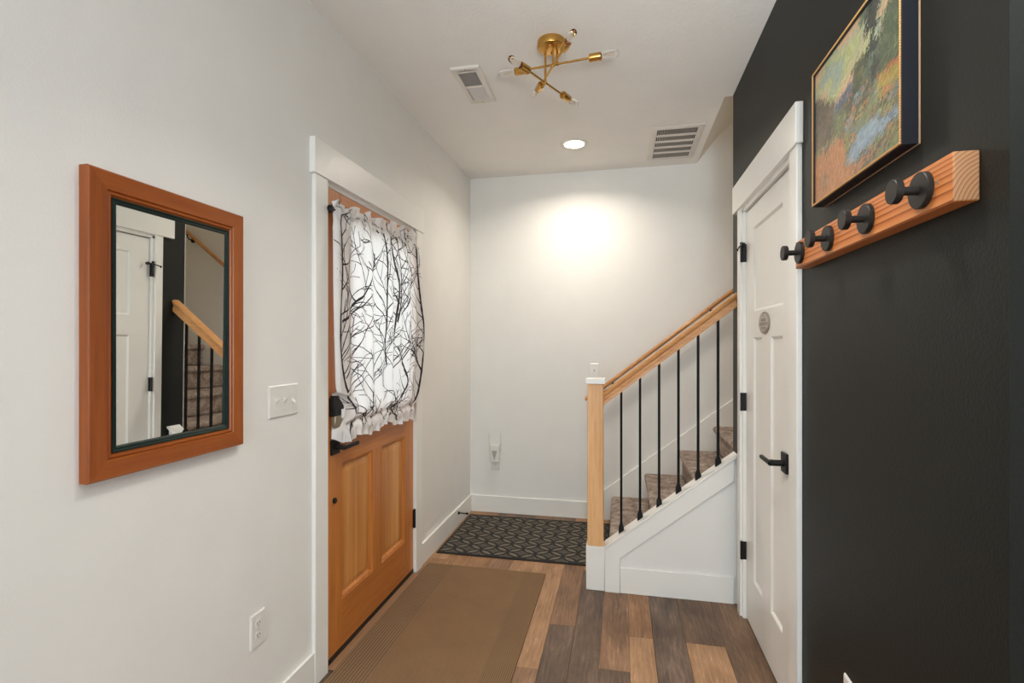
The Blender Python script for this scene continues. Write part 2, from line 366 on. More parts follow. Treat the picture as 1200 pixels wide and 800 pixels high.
# floor: base slab, then the planks one by one
fl = structure('floor')
obj('subfloor', MB().box((XL-.14, -3.12, -.08), (4.5, YB+.14, -.006)), M['threshold'], fl)
def plank(x0, x1, y0, y1, t):
    g = .0006; b = .0014; x0 += g; x1 -= g; y0 += g; y1 -= g
    mb = MB().add([(x0, y0, -.006), (x1, y0, -.006), (x1, y1, -.006), (x0, y1, -.006), (x0, y0, -.001), (x1, y0, -.001), (x1, y1, -.001), (x0, y1, -.001),
                   (x0+b, y0+b, 0), (x1-b, y0+b, 0), (x1-b, y1-b, 0), (x0+b, y1-b, 0)],
                  [(0, 1, 5, 4), (1, 2, 6, 5), (2, 3, 7, 6), (3, 0, 4, 7), (4, 5, 9, 8), (5, 6, 10, 9), (6, 7, 11, 10), (7, 4, 8, 11), (8, 9, 10, 11)])
    obj('plank', mb, PL[t], fl)
cols = [(-1.211, -1.085, [.9, 2.1, 3.12], [1, 2, 3, 0, 3]), (-1.085, -.955, [.5, 1.72, 2.94], [3, 0, 1, 3, 1]), (-.955, -.80, [1.2, 2.4, 3.62], [2, 1, 3, 4, 0]),
        (-.80, -.66, [.8, 2.02, 3.24], [0, 4, 1, 2, 1]), (-.66, -.52, [1.4, 2.62, 3.84], [4, 3, 0, 1, 3]),
        (-.52, -.336, [.92, 2.14, 3.36], [4, 1, 0, 4, 2]), (-.336, -.212, [1.28, 2.50, 3.72], [0, 2, 1, 3, 1]), (-.212, -.085, [.7, 1.92, 3.14], [1, 4, 2, 0, 3]),
        (-.085, .044, [.98, 2.2, 3.42], [3, 2, 1, 2, 0]), (.044, .153, [1.25, 2.474, 3.7], [2, 0, 3, 1, 1]), (.153, .298, [.6, 1.82, 3.04], [0, 4, 2, 1, 2]),
        (.298, .47, [1.25, 2.473, 3.7], [4, 0, 4, 2, 1]), (.47, .63, [.95, 2.17, 3.39], [2, 1, 4, 2, 0])]
for x0, x1_, js, tn in cols:
    ys = [-.4] + js + [YB if x0 < -.1 else 3.0]
    for k in range(len(ys)-1):
        if ys[k+1] > ys[k]: plank(x0, x1_, ys[k], ys[k+1], tn[k])
x = .63; i = 0
while x < 3.6:                                    # the strip of the room to the right of the dark wall's corner
    y = -.4
    plank(x, min(x+.16, 3.6), y, .2+.15*(i % 3), (i*3+1) % 5); plank(x, min(x+.16, 3.6), .2+.15*(i % 3), YC, (i*2) % 5); x += .16; i += 1
x = XL; i = 0
while x < 3.6:
    js = [-3.0, -3.0+.5+.33*(i % 4), -1.3-.3*(i % 3)+.35, -.4]
    for k in range(3): plank(x, min(x+.17, 3.6), js[k], js[k+1], (i*2+k) % 5)
    x += .17; i += 1
# baseboards
def baseboard(name, mb): return obj(name, mb, M['trim'], kind='structure', bevel=.002, seg=1)
B = .134; T = .014
baseboard('baseboard_left', MB().box((XL, -3, 0), (XL+T, 1.848, B)).box((XL, 2.985, 0), (XL+T, YB, B)))
baseboard('baseboard_back', MB().box((XL+T, YB-T, 0), (-.135, YB, B)))
baseboard('baseboard_right', MB().box((XR-T, YC-T, 0), (XR, 1.918, .002)).box((XR, YC-T, 0), (3.6, YC, .002)))

# ------------------------------------------------------------------ front door (left wall)
XD = -1.212
LP = lambda u, z, d: (XD+d, u, z)
tr1 = structure('trim_1', (XL, 1.848, 0))
obj('casing', MB().box((XL, 1.848, 0), (XL+.019, 1.938, 2.060)), M['trim'], tr1, bevel=.002, seg=1)
obj('casing', MB().box((XL, 2.893, 0), (XL+.019, 2.983, 2.060)), M['trim'], tr1, bevel=.002, seg=1)
obj('header', MB().box((XL, 1.832, 2.060), (XL+.026, 2.999, 2.203)), M['trim'], tr1, bevel=.002, seg=1)
obj('jamb', MB().box((XL-.13, 1.930, 0), (XL+.001, 1.962, 2.06)).box((XL-.13, 2.886, 0), (XL+.001, 2.905, 2.06)).box((XL-.13, 1.945, 2.042), (XL+.001, 2.905, 2.066)), M['trim'], tr1)
obj('threshold', MB().box((XL-.13, 1.95, 0), (XL+.040, 2.885, .007)), M['threshold'], tr1, bevel=.004, seg=2)
d1 = structure('door_1', (XD, 1.965, 0))
Y0_, Y1_ = 1.965, 2.883; TH = .044
def slab(y0, y1, z0, z1): return MB().box((XD-TH, y0, z0), (XD, y1, z1))
ZB, ZT = .030, 2.040
obj('stile', slab(Y0_, 2.080, ZB, ZT), M['doorwood_v'], d1); obj('stile', slab(2.765, Y1_, ZB, ZT), M['doorwood_v'], d1)
obj('stile', slab(2.370, 2.472, .235, .845), M['doorwood_v'], d1)
obj('rail', slab(2.080, 2.765, ZB, .235), M['doorwood_h'], d1); obj('rail', slab(2.080, 2.765, .845, 1.06), M['doorwood_h'], d1)
obj('rail', slab(2.080, 2.765, 1.93, ZT), M['doorwood_h'], d1)
for a, c in ((2.080, 2.370), (2.472, 2.765)):
    rect = (a, c, .235, .845)
    obj('panel_moulding', MB().rings(rect, [(0, 0), (.004, -.003), (.010, -.004), (.018, -.013), (.020, -.016)], LP, cap=False), M['doorwood_v'], d1)
    obj('panel', MB().rings(rect, [(.019, -.016), (.048, -.008), (.052, -.0085)], LP), M['doorpanel'], d1)
win = obj('window_bead', MB().rings((2.080, 2.765, 1.06, 1.93), [(0, 0), (.004, .006), (.02, .006), (.028, -.012), (.028, -.044), (0, -.044)], LP, cap=False), M['doorwood_v'], d1)
obj('pane', MB().box((XD-.026, 2.1, 1.08), (XD-.02, 2.745, 1.91)), M['pane'], d1)
obj('door_sweep', MB().box((XD-.04, Y0_+.002, .0075), (XD+.003, Y1_-.002, .030)), M['sweep'], d1)
for z0, z1 in ((.274, .382), (1.02, 1.128), (1.78, 1.888)):
    h = MB().box((XD-.002, 2.878, z0), (XD+.003, 2.906, z1)); h.cyl((XD+.008, 2.887, z0), (XD+.008, 2.887, z1), .0065, 12)
    h.lathe((XD+.008, 2.887, z1), (0, 0, 1), [(0, .0065), (.003, .005), (.006, .002)], 10)
    obj('hinge', h, M['blackmetal'], d1)
lv = obj('lever_rose', MB().box((XD, 1.984, .896), (XD+.010, 2.048, .960)), M['blackmetal'], d1, bevel=.002)
g = MB().cyl((XD+.008, 2.016, .928), (XD+.052, 2.016, .928), .011, 16); obj('lever_neck', g, M['blackmetal'], d1)
obj('lever', MB().box((XD+.043, 2.004, .918), (XD+.056, 2.136, .936)), M['blackmetal'], d1, bevel=.003)
dk = obj('deadbolt_keypad', MB().prism([(1.974, 1.066), (2.050, 1.066), (2.050, 1.140), (2.042, 1.152), (1.984, 1.152), (1.974, 1.140)], 0, XD, XD+.028), M['blackmetal'], d1, bevel=.003, label='black keypad deadbolt cover')
obj('deadbolt_body', MB().box((XD, 1.978, 1.014), (XD+.030, 2.046, 1.066)), M['nickel'], d1, bevel=.004, label='satin nickel deadbolt body')
g = MB().box((XD+.030, 2.020, 1.052), (XD+.046, 2.036, 1.092)); obj('thumb_turn', g, M['plate'], d1, bevel=.003, label='white thumb turn')
obj('bolt_cover', MB().lathe((XD, 2.016, .695), (1, 0, 0), [(0, .013), (.006, .013), (.010, .009), (.011, 0)], 16), M['blackmetal'], d1)

# curtain on the front door
ct = thing('door_curtain', 'sheer white curtain printed with bare black branches on the front door window', 'curtain', (-1.16, 2.4, .95))
def env(t):                                       # left and right edges, mid depth down the cloth
    yl = 1.958 - .026*math.sin(PI*min(1, t*1.25))+.070*math.exp(-((t-.875)/.055)**2) ; yr = 2.842 + .020*math.sin(PI*t)
    if t > .86: q = (t-.86)/.14; yl += .012*q*q; yr -= .055*q
    if t < .04: pass
    return yl, yr
def curt(s, t):
    yl, yr = env(t); top = 1.975+.062*s+.012*math.sin(s*41)*(1)*(t < .5); bot = .945+.030*(1-s)**5-.012*math.sin(s*7+.6)-.010*math.sin(s*19)
    z = top+(bot-top)*t; y = yl+(yr-yl)*s
    bulge = math.sin(PI*min(max((t-.05)/.93, 0), 1))**.7
    d = .040+.030*bulge*(.45+.75*s)
    gather = max(0, 1-t/.13)+max(0, 1-(1-t)/.12)
    big = .010*math.sin(s*PI*2*4.2+.5)+.006*math.sin(s*PI*2*9.1+1.2+t)
    d += big*(.45+.55*bulge)*(1-.5*min(1, gather))
    d += gather*(.007*math.sin(s*95+3*math.sin(t*30))+.005*math.sin(s*57+20*t)+.004*math.sin(s*171))
    # pinch at the two rods
    d -= .016*math.exp(-((t-.925)/.016)**2)
    rd = abs(z-1.940)
    if rd < .016: d = max(d, .0335+math.sqrt(max(0, .0115**2-rd*rd)) if rd < .0115 else d)
    if z > 1.95: d -= .006
    z += gather*(.004*math.sin(s*61+t*20)+.003*math.sin(s*34)); y += gather*.003*math.sin(s*83+t*60)
    if s < .12 and t > .80: d = min(d, .020+.25*s)
    ends = math.exp(-(s/.015)**2)+math.exp(-((1-s)/.015)**2); d -= .016*ends
    return Vector((XD+max(d, .014), y, z))
ns, ntt = 200, 150; mb = MB()
vs = [curt(i/ns, j/ntt) for j in range(ntt+1) for i in range(ns+1)]
fs = [(j*(ns+1)+i, j*(ns+1)+i+1, (j+1)*(ns+1)+i+1, (j+1)*(ns+1)+i) for j in range(ntt) for i in range(ns)]
mb.add(vs, fs, True); obj('cloth', mb, M['cloth'], ct)
# branch print, lying on the cloth
pr = MB()
def ribbon(pts, w0, w1):
    n = len(pts); vs = []
    for i, (s, t) in enumerate(pts):
        a = pts[max(0, i-1)]; c = pts[min(n-1, i+1)]
        dx, dy = (c[0]-a[0])*.9, (c[1]-a[1])*1.03; L = math.hypot(dx, dy) or 1; nx, ny = -dy/L, dx/L
        w = (w0+(w1-w0)*i/(n-1))/2*(1+.25*random.uniform(-1, 1))
        for sg in (-1, 1):
            s2, t2 = s+sg*nx*w/.9, t+sg*ny*w/1.03; s2 = min(max(s2, .001), .999); t2 = min(max(t2, .002), .998)
            e = .004; P0 = curt(s2, t2); nn = (curt(s2+e, t2)-P0).cross(curt(s2, t2+e)-P0).normalized()
            if nn.x < 0: nn = -nn
            vs.append(P0+nn*.0012)
    pr.add(vs, [(2*i, 2*i+1, 2*i+3, 2*i+2) for i in range(n-1)])
def branch(s, t, ang, length, w, depth):
    n = max(4, int(length/.018)); pts = [(s, t)]; curv = random.uniform(-.6, .6); step = length/n; kids = []
    for i in range(n):
        ang += curv/n + random.uniform(-.10, .10)
        s += math.cos(ang)*step/.9; t -= math.sin(ang)*step/1.03
        if not (0.0 < s < 1.0 and 0.0 < t < 1.0): break
        pts.append((s, t))
        if depth > 0 and i > 0 and random.random() < .24: kids.append((s, t, ang, i/n))
    if len(pts) < 3: return
    ribbon(pts, w, max(w*.5, .0024))
    for (a, b_, an, fr) in kids:
        sg = random.choice((-1, 1)); branch(a, b_, an+sg*random.uniform(.45, 1.0), length*random.uniform(.35, .65)*(1.1-.5*fr), w*.62, depth-1)
random.seed(4)
def spline(c, n=40):
    out = []
    P_ = [c[0]]+list(c)+[c[-1]]
    for i in range(1, len(P_)-2):
        for k in range(n//(len(c)-1)):
            u = k/(n//(len(c)-1)); p0, p1, p2, p3 = P_[i-1:i+3]
            out.append(tuple(.5*((2*p1[q])+(-p0[q]+p2[q])*u+(2*p0[q]-5*p1[q]+4*p2[q]-p3[q])*u*u+(-p0[q]+3*p1[q]-3*p2[q]+p3[q])*u**3) for q in (0, 1)))
    return out+[c[-1]]
# (points from the top down, width, side twigs: 1 yes 0 no)
lines = [([(.045, .0), (.05, .12), (.06, .30), (.035, .48), (.03, .62), (.06, .74), (.11, .86), (.14, .99)], .014, 1),
         ([(.50, .05), (.515, .2), (.50, .36), (.49, .5), (.47, .60), (.49, .70)], .012, 1),
         ([(.60, .06), (.63, .2), (.665, .33), (.63, .48), (.60, .60), (.595, .70), (.56, .80)], .014, 1),
         ([(.66, .07), (.70, .22), (.685, .38), (.64, .50)], .011, 1),
         ([(.955, .08), (.945, .25), (.955, .40), (.975, .55), (.965, .75), (.945, .90), (.93, .985)], .013, 1),
         ([(.645, .62), (.72, .72), (.75, .80), (.66, .90), (.60, .985)], .011, 1),
         ([(.40, .17), (.38, .25), (.24, .38), (.05, .50)], .010, 1),
         ([(.37, .66), (.36, .76), (.30, .84), (.28, .95)], .007, 1), ([(.22, .46), (.32, .55), (.37, .66)], .005, 0),
         ([(.80, .44), (.78, .56), (.70, .66), (.60, .73)], .006, 0), ([(.74, .58), (.88, .66), (.965, .74)], .008, 1),
         ([(.34, .37), (.24, .42), (.12, .50), (.04, .62)], .007, 0), ([(.42, .47), (.30, .52), (.16, .56), (.04, .66)], .005, 0),
         ([(.40, .40), (.28, .52), (.18, .62), (.07, .73)], .006, 0), ([(.36, .60), (.26, .70), (.16, .76), (.09, .80)], .005, 0),
         ([(.86, .20), (.84, .30), (.74, .40), (.68, .46)], .006, 1), ([(.30, .22), (.40, .33), (.47, .42), (.49, .48)], .006, 0)]
for c, w, tw in lines:
    pts = spline(c, 36); ribbon(pts, w*.8, w)
    if not tw: continue
    sg = 1
    for i in range(3, len(pts)-2, 3):
        s, t = pts[i]; sg = -sg
        if s < .1: sg = 1
        if s > .9: sg = -1
        branch(s, t, PI/2-sg*random.uniform(.45, .95), random.uniform(.11, .27), random.uniform(.0045, .0062), random.choice((1, 2)))
for k in range(22):
    branch(random.uniform(.1, .9), random.uniform(.90, .985), random.uniform(.2, 2.9), random.uniform(.06, .14), .007, 1)
for k in range(10):
    branch(random.uniform(.1, .95), random.uniform(.03, .14), random.uniform(.2, 2.9), random.uniform(.05, .12), .006, 1)
o = obj('branch_print', pr, M['ink'], ct, kind='stuff', label='bare black branches printed on the cloth')
rod = MB().cyl((XD+.032, 1.935, 1.940), (XD+.032, 2.855, 1.940), .006, 12)
for y in (1.935, 2.855): rod.lathe((XD+.032, y-.008, 1.940), (0, 1, 0), [(0, .004), (.003, .014), (.012, .014), (.016, .004)], 14)
obj('curtain_rod', rod, M['blackmetal'], ct, label='black rod with round end cap')
obj('rod_bracket', MB().box((XD, 1.940, 1.925), (XD+.034, 1.950, 1.955)), M['blackmetal'], ct)
obj('rod_bracket', MB().box((XD, 2.846, 1.925), (XD+.034, 2.856, 1.955)), M['blackmetal'], ct)

# ------------------------------------------------------------------ mirror
WP = lambda u, z, d: (XL+d, u, z)
mr = thing('wall_mirror', 'tall rectangular wall mirror in a reddish wood frame with dark green inner edge', 'mirror', (XL, 1.19, 1.051))
y0, y1, z0, z1 = .943, 1.4365, 1.051, 1.783
prof = [(0, .0), (0, .024), (.003, .027), (.044, .027), (.047, .022), (.050, .025), (.054, .025), (.057, .020), (.0595, .020)]
def mitre(side):
    """one mitred length of frame"""
    m_ = MB(); vs = []
    for i, d in prof:
        a = {'l': ((y0+i, z0+i), (y0+i, z1-i)), 'r': ((y1-i, z0+i), (y1-i, z1-i)), 'b': ((y0+i, z0+i), (y1-i, z0+i)), 't': ((y0+i, z1-i), (y1-i, z1-i))}[side]
        vs += [WP(a[0][0], a[0][1], d), WP(a[1][0], a[1][1], d)]
    m_.add(vs, [(2*k, 2*k+1, 2*k+3, 2*k+2) for k in range(len(prof)-1)]); return m_
for s_, n_ in (('l', 'frame_v'), ('r', 'frame_v'), ('b', 'frame_h'), ('t', 'frame_h')): obj('frame_side', mitre(s_), M[n_], mr)
obj('inner_liner', MB().rings((y0, y1, z0, z1), [(.0595, .012), (.0595, .0225), (.063, .0225), (.066, .020), (.070, .021), (.073, .0188), (.073, .006)], WP, cap=False), M['green'], mr, label='dark green inner liner')
GP = lambda u, z, d: WP(u, z, .004 if d < .01 else .0105+.0062*(u-y0)+.0080*(z-z0))      # hangs a hair out of true
obj('mirror_glass', MB().rings((y0, y1, z0, z1), [(.068, .004), (.068, .0125)], GP, back=True), M['mirror'], mr)

# ------------------------------------------------------------------ switches and outlets
def screw(p, d, r=.0032): return MB().lathe(p, d, [(0, r), (.001, r*.8), (.0013, 0)], 10)
sw = thing('light_switch', 'white three toggle light switch plate between the mirror and front door', 'light switch', (XL, 1.67, 1.108))
obj('plate', MB().rings((1.586, 1.752, 1.108, 1.224), [(0, 0), (0, .003), (.004, .006)], WP, back=True), M['plate'], sw)
for i, up in enumerate((1, 1, 0)):
    yc = 1.623+i*.046; tg = MB(); zc = 1.166; s_ = 1 if up else -1
    tg.prism([(yc-.005, zc-.012), (yc+.005, zc-.012), (yc+.005, zc+.012), (yc-.005, zc+.012)], 0, XL+.005, XL+.0075)
    tg.add([(XL+.006, yc-.004, zc-.006), (XL+.006, yc+.004, zc-.006), (XL+.006, yc+.004, zc+.006), (XL+.006, yc-.004, zc+.006),
            (XL+.020, yc-.0035, zc+s_*.010-.003), (XL+.020, yc+.0035, zc+s_*.010-.003), (XL+.020, yc+.0035, zc+s_*.010+.003), (XL+.020, yc-.0035, zc+s_*.010+.003)],
           [(0, 3, 2, 1), (4, 5, 6, 7), (0, 1, 5, 4), (1, 2, 6, 5), (2, 3, 7, 6), (3, 0, 4, 7)])
    obj('toggle', tg, M['plate'], sw)
    for dz in (-.030, .030): obj('screw', screw((XL+.006, yc, zc+dz), (1, 0, 0)), M['plate'], sw)
def outlet(th, P, uc, zc, w=.070, h=.116):
    obj('plate', MB().rings((uc-w/2, uc+w/2, zc-h/2, zc+h/2), [(0, 0), (0, .003), (.004, .006)], P, back=True), M['plate'], th)
    for dz in (-.020, .020):
        f_ = MB(); n = 14; vs = []
        for d in (.006, .0072):
            for k in range(n):
                a = 2*PI*k/n; vs.append(P(uc+.0165*max(-.85, min(.85, math.cos(a)*1.1)), zc+dz+.0145*math.sin(a), d))
        f_.add(vs, [tuple(range(n, 2*n))]+[(k, (k+1) % n, n+(k+1) % n, n+k) for k in range(n)])
        r = obj('receptacle', f_, M['plate'], th)
        sl = MB()
        for du, hh_ in ((-.006, .004), (.006, .0034)): sl.box(P(uc+du-.0011, zc+dz+.002-hh_, .007), P(uc+du+.0011, zc+dz+.002+hh_, .0076))
        sl.box(P(uc-.002, zc+dz-.009, .007), P(uc+.002, zc+dz-.006, .0076)); obj('slot', sl, M['dark'], r)
    sc_ = MB().box(P(uc-.0025, zc-.0025, .006), P(uc+.0025, zc+.0025, .0072)); obj('screw', sc_, M['grey'], th)
ot = thing('wall_outlet', 'white duplex outlet low on the left wall under the mirror and switch', 'outlet', (XL, 1.53, .34))
outlet(ot, WP, 1.531, .401)
ob = thing('wall_outlet', 'white duplex outlet low on the charcoal wall, cut by the bottom edge', 'outlet', (XR, 1.54, .34))
outlet(ob, lambda u, z, d: (XR-d, u, z), 1.542, .405)
BP = lambda u, z, d: (u, YB-d, z)
oe = thing('wall_outlet', 'white outlet plate on the back wall behind the plugged-in extender', 'outlet', (-.995, YB, .34))
outlet(oe, BP, -.995, .405)
s2 = thing('light_switch', 'white single toggle switch on the back wall above the newel post', 'light switch', (-.194, YB, 1.108))
obj('plate', MB().rings((-.229, -.159, 1.108, 1.224), [(0, 0), (0, .003), (.004, .006)], BP, back=True), M['plate'], s2)
obj('toggle_slot', MB().box(BP(-.199, 1.154, .005), BP(-.189, 1.178, .0066)), M['grey'], s2)
obj('toggle', MB().box(BP(-.198, 1.150, .006), BP(-.190, 1.162, .018)), M['plate'], s2, bevel=.001)
for dz in (-.030, .030): obj('screw', screw((-.194, YB-.006, 1.166+dz), (0, -1, 0)), M['plate'], s2)
ex = thing('wifi_extender', 'small white plug-in extender with two upright antennas on the back wall', 'wifi extender', (-.995, YB-.04, .41))
obj('body', MB().box((-1.032, YB-.042, .414), (-.957, YB-.0078, .556)), M['plate'], ex, bevel=.006)
obj('front_panel', MB().box((-1.028, YB-.044, .520), (-.961, YB-.042, .552)), M['plate'], ex, bevel=.001, seg=1)
obj('front_emblem', MB().prism([(-1.016, .510), (-.973, .510), (-.994, .430)], 1, YB-.0435, YB-.042), M['grey'], ex, label='grey tapering triangle')
for xx, tl in ((-1.040, -.003), (-.950, .004)):
    a = MB().cyl((xx, YB-.024, .500), (xx, YB-.024, .520), .006, 12); a.cyl((xx, YB-.024, .515), (xx+tl, YB-.024, .652), .0046, 12, .0038)
    obj('antenna', a, M['plate'], ex)
# spring door stop on the left baseboard
dsx = XL+T
ds_ = thing('door_stop', 'black door stop on the left baseboard near the back corner', 'door stop', (dsx, 3.72, .095))
g = MB().lathe((dsx, 3.72, .095), (1, 0, 0), [(0, .013), (.004, .013), (.008, .008), (.012, .005), (.06, .0045), (.062, .008), (.075, .008), (.077, .005)], 14)
obj('rod', g, M['blackmetal'], ds_)

# ------------------------------------------------------------------ closet door (right, dark wall)
XF = .622
RP = lambda u, z, d: (XF-d, u, z)
t2 = structure('trim_2', (XR, 1.914, 0))
obj('casing', MB().box((XR-.018, 1.917, 0), (XR, 2.000, 2.058)), M['trim'], t2, bevel=.002, seg=1)
obj('casing', MB().box((XR-.018, 2.770, 0), (XR, 2.822, 2.058)), M['trim'], t2, bevel=.002, seg=1)
obj('header', MB().box((XR-.026, 1.906, 2.058), (XR, 2.902, 2.200)), M['trim'], t2, bevel=.002, seg=1)
obj('jamb', MB().box((XR-.006, 1.998, 0), (XR+.115, 2.026, 2.05)).box((XR-.006, 2.752, 0), (XR+.115, 2.772, 2.05)).box((XR-.006, 1.998, 2.036), (XR+.115, 2.772, 2.06)), M['trim'], t2)
obj('stop', MB().box((XF+.040, 2.020, 0), (XF+.052, 2.756, 2.04)), M['trim'], t2)
d2 = structure('door_2', (XF, 2.03, 0))
def slab2(y0, y1, z0, z1): return MB().box((XF, y0, z0), (XF+.035, y1, z1))
obj('stile', slab2(2.029, 2.170, .010, 2.030), M['trim'], d2); obj('stile', slab2(2.615, 2.749, .010, 2.030), M['trim'], d2)
obj('stile', slab2(2.332, 2.463, .246, 1.406), M['trim'], d2)
obj('rail', slab2(2.170, 2.615, .010, .246), M['trim'], d2); obj('rail', slab2(2.170, 2.615, 1.406, 1.528), M['trim'], d2)
obj('rail', slab2(2.170, 2.615, 1.927, 2.030), M['trim'], d2)
for rect in ((2.170, 2.332, .246, 1.406), (2.463, 2.615, .246, 1.406), (2.170, 2.615, 1.528, 1.927)):
    obj('panel', MB().rings(rect, [(0, 0), (.010, -.009), (.012, -.009)], RP), M['trim'], d2)
for z0, z1 in ((.295, .385), (1.040, 1.130), (1.785, 1.875)):
    h = MB().box((XF-.024, 2.7515, z0), (XF+.004, 2.7545, z1)).box((XF-.0065, 2.752, z0), (XF-.003, 2.768, z1)).cyl((XF-.022, 2.753, z0), (XF-.022, 2.753, z1), .0065, 12)
    obj('hinge', h, M['blackmetal'], d2)
# hinge-pin stop on the top hinge
g = MB().tube([(XF-.024, 2.80, 1.858), (XF-.030, 2.785, 1.862), (XF-.030, 2.755, 1.866), (XF-.026, 2.715, 1.866)], .0035, 8)
g.cyl((XF-.032, 2.807, 1.856), (XF-.022, 2.800, 1.858), .007, 10); g.cyl((XF-.034, 2.712, 1.866), (XF-.016, 2.712, 1.866), .009, 12)
g.cyl((XF-.022, 2.753, 1.874), (XF-.022, 2.753, 1.884), .008, 12)
obj('hinge_stop', g, M['blackmetal'], d2)
obj('lever_rose', MB().box((XF-.010, 2.096, .882), (XF, 2.160, .958)), M['blackmetal'], d2, bevel=.002)
obj('lever_neck', MB().cyl((XF-.058, 2.128, .918), (XF-.008, 2.128, .918), .012, 16).box((XF-.062, 2.118, .908), (XF-.045, 2.140, .928)), M['blackmetal'], d2)
obj('lever', MB().box((XF-.066, 2.118, .911), (XF-.052, 2.245, .925)), M['blackmetal'], d2, bevel=.003)
# oval plaque
pq = thing('oval_plaque', 'small grey oval plaque on the white closet door, above its two lower panels', 'plaque', (XF, 2.417, 1.467))
def oval(a, b_, d0, d1, n=36):
    m_ = MB(); vs = [RP(2.417+a*math.cos(2*PI*k/n), 1.467+b_*math.sin(2*PI*k/n), d) for d in (d0, d1) for k in range(n)]
    return m_.add(vs, [tuple(range(n))[::-1], tuple(range(n, 2*n))]+[(k, (k+1) % n, n+(k+1) % n, n+k) for k in range(n)])
M['pewter'] = flat('pewter', (150, 142, 134), .45, .3); M['pewterlight'] = flat('pewter_light', (186, 180, 172), .5, .2)
obj('rim', oval(.080, .048, 0, .005), M['pewter'], pq); obj('face', oval(.070, .040, .004, .0065), M['pewterlight'], pq, label='lighter oval face')
g = MB()
g.box(RP(2.352, 1.456, .006), RP(2.482, 1.468, .0078))
obj('middle_band', g, M['pewter'], pq)
g = MB()
for k in range(7): g.box(RP(2.382+k*.0105, 1.474, .006), RP(2.389+k*.0105, 1.486, .0074))
for k in range(8): g.box(RP(2.380+k*.0095, 1.440, .006), RP(2.386+k*.0095, 1.448, .0074))
obj('relief', g, M['pewter'], pq, kind='stuff', label='worn illegible raised lettering')
obj('fixing', MB().lathe(RP(2.417, 1.498, .006), (-1, 0, 0), [(0, .005), (.002, .004), (.003, 0)], 10), M['pewter'], pq)
obj('fixing', MB().lathe(RP(2.417, 1.433, .006), (-1, 0, 0), [(0, .004), (.002, .003), (.003, 0)], 10), M['pewter'], pq)

# ------------------------------------------------------------------ stairs
st = thing('staircase', 'carpeted staircase climbing to the right behind the black baluster railing', 'staircase', (-.06, 3.52, 0))
RISE, RUN, N0 = .190, .2485, -.062
for i in range(15):
    xn = N0+i*RUN; zt = RISE*(i+1)+.003; zb = RISE*i+(.003 if i else 0)
    ya = 2.985 if i < 2 else YE+.006
    pts = [(xn+.030, zb), (xn+.030, zt-.050), (xn+.012, zt-.047), (xn+.003, zt-.036), (xn, zt-.024), (xn+.003, zt-.011), (xn+.011, zt-.003), (xn+.024, zt),
           (xn+RUN+.032, zt), (xn+RUN+.032, zb)]
    if i == 2: ya = YE+.006
    obj('carpeted_step', MB().prism(pts, 1, ya, YB-.0145), M['carpet'], st, bevel=.010, seg=2)
    if i in (1,): pass
# narrow infill of the third step between knee wall and the dark wall's corner
# skirt board on the back wall
tb = structure('trim_3', (-.135, YB, 0))
g = MB().prism([(-.135, 0), (-.135, .222), (3.4, .222+SL*3.535), (3.4, -.2+SL*3.46), (.1, 0)], 1, YB-T, YB)
obj('skirt_board', g, M['trim'], tb, bevel=.002, seg=1)
# knee wall under the railing
kz = lambda x: .252+.780*(x+.080)
kw = structure('wall_knee', (-.08, 2.93, 0))
obj('core', MB().prism([(-.172, 0), (XR-.001, 0), (XR-.001, kz(XR)-.012), (-.080, kz(-.08)-.012), (-.172, .240)], 1, 2.899, 2.975), M['wall'], kw)
t4 = structure('trim_4', (-.08, 2.885, 0))
obj('cap', MB().prism([(-.082, kz(-.082)-.012), (XR-.001, kz(XR)-.012), (XR-.001, kz(XR)), (-.082, kz(-.082))], 1, 2.878, 2.984), M['trim'], t4, bevel=.002, seg=1)
xe = XR-.0185
pts = [(-.081, 0), (.003, 0), (.003, .193), (xe, .193+.776*(xe-.003)), (xe, kz(xe)-.012), (-.081, kz(-.081)-.012)]
obj('skirt_board', MB().prism(pts, 1, 2.8855, 2.899), M['trim'], t4, bevel=.002, seg=1)
obj('baseboard', MB().box((.0035, 2.889, 0), (xe, 2.899, .140)), M['trim'], t4, bevel=.002, seg=1)
obj('post_box', MB().box((-.184, 2.893, 0), (-.0815, 2.992, .244)), M['trim'], t4, bevel=.003, seg=1)
# railing
rl = thing('stair_railing', 'wooden stair railing with square newel post and slim black iron balusters', 'railing', (-.133, 2.94, .24))
nw = obj('newel_post', MB().box((-.177, 2.902, .244), (-.089, 2.988, 1.152)), M['oak_v'], rl, bevel=.003)
obj('post_cap', MB().box((-.187, 2.890, 1.152), (-.078, 3.000, 1.181)), M['trim'], nw, bevel=.002, label='white post cap')
rz = lambda x: 1.107+SL*(x+.09)
def rail_shape(m_, sec, x0, x1_):
    return m_.prism(sec, 0, x0, x1_, fn=lambda x, y, z: (x, y, z+rz(x)))
sec = [(2.915, -.078), (2.971, -.078), (2.971, -.060), (2.966, -.050), (2.965, -.036), (2.973, -.026), (2.975, -.012), (2.967, -.002), (2.952, 0), (2.934, 0), (2.919, -.002), (2.911, -.012), (2.913, -.026), (2.921, -.036), (2.920, -.050), (2.915, -.060)]
obj('handrail', rail_shape(MB(), sec, -.0895, XR), M['oak_x'], rl)
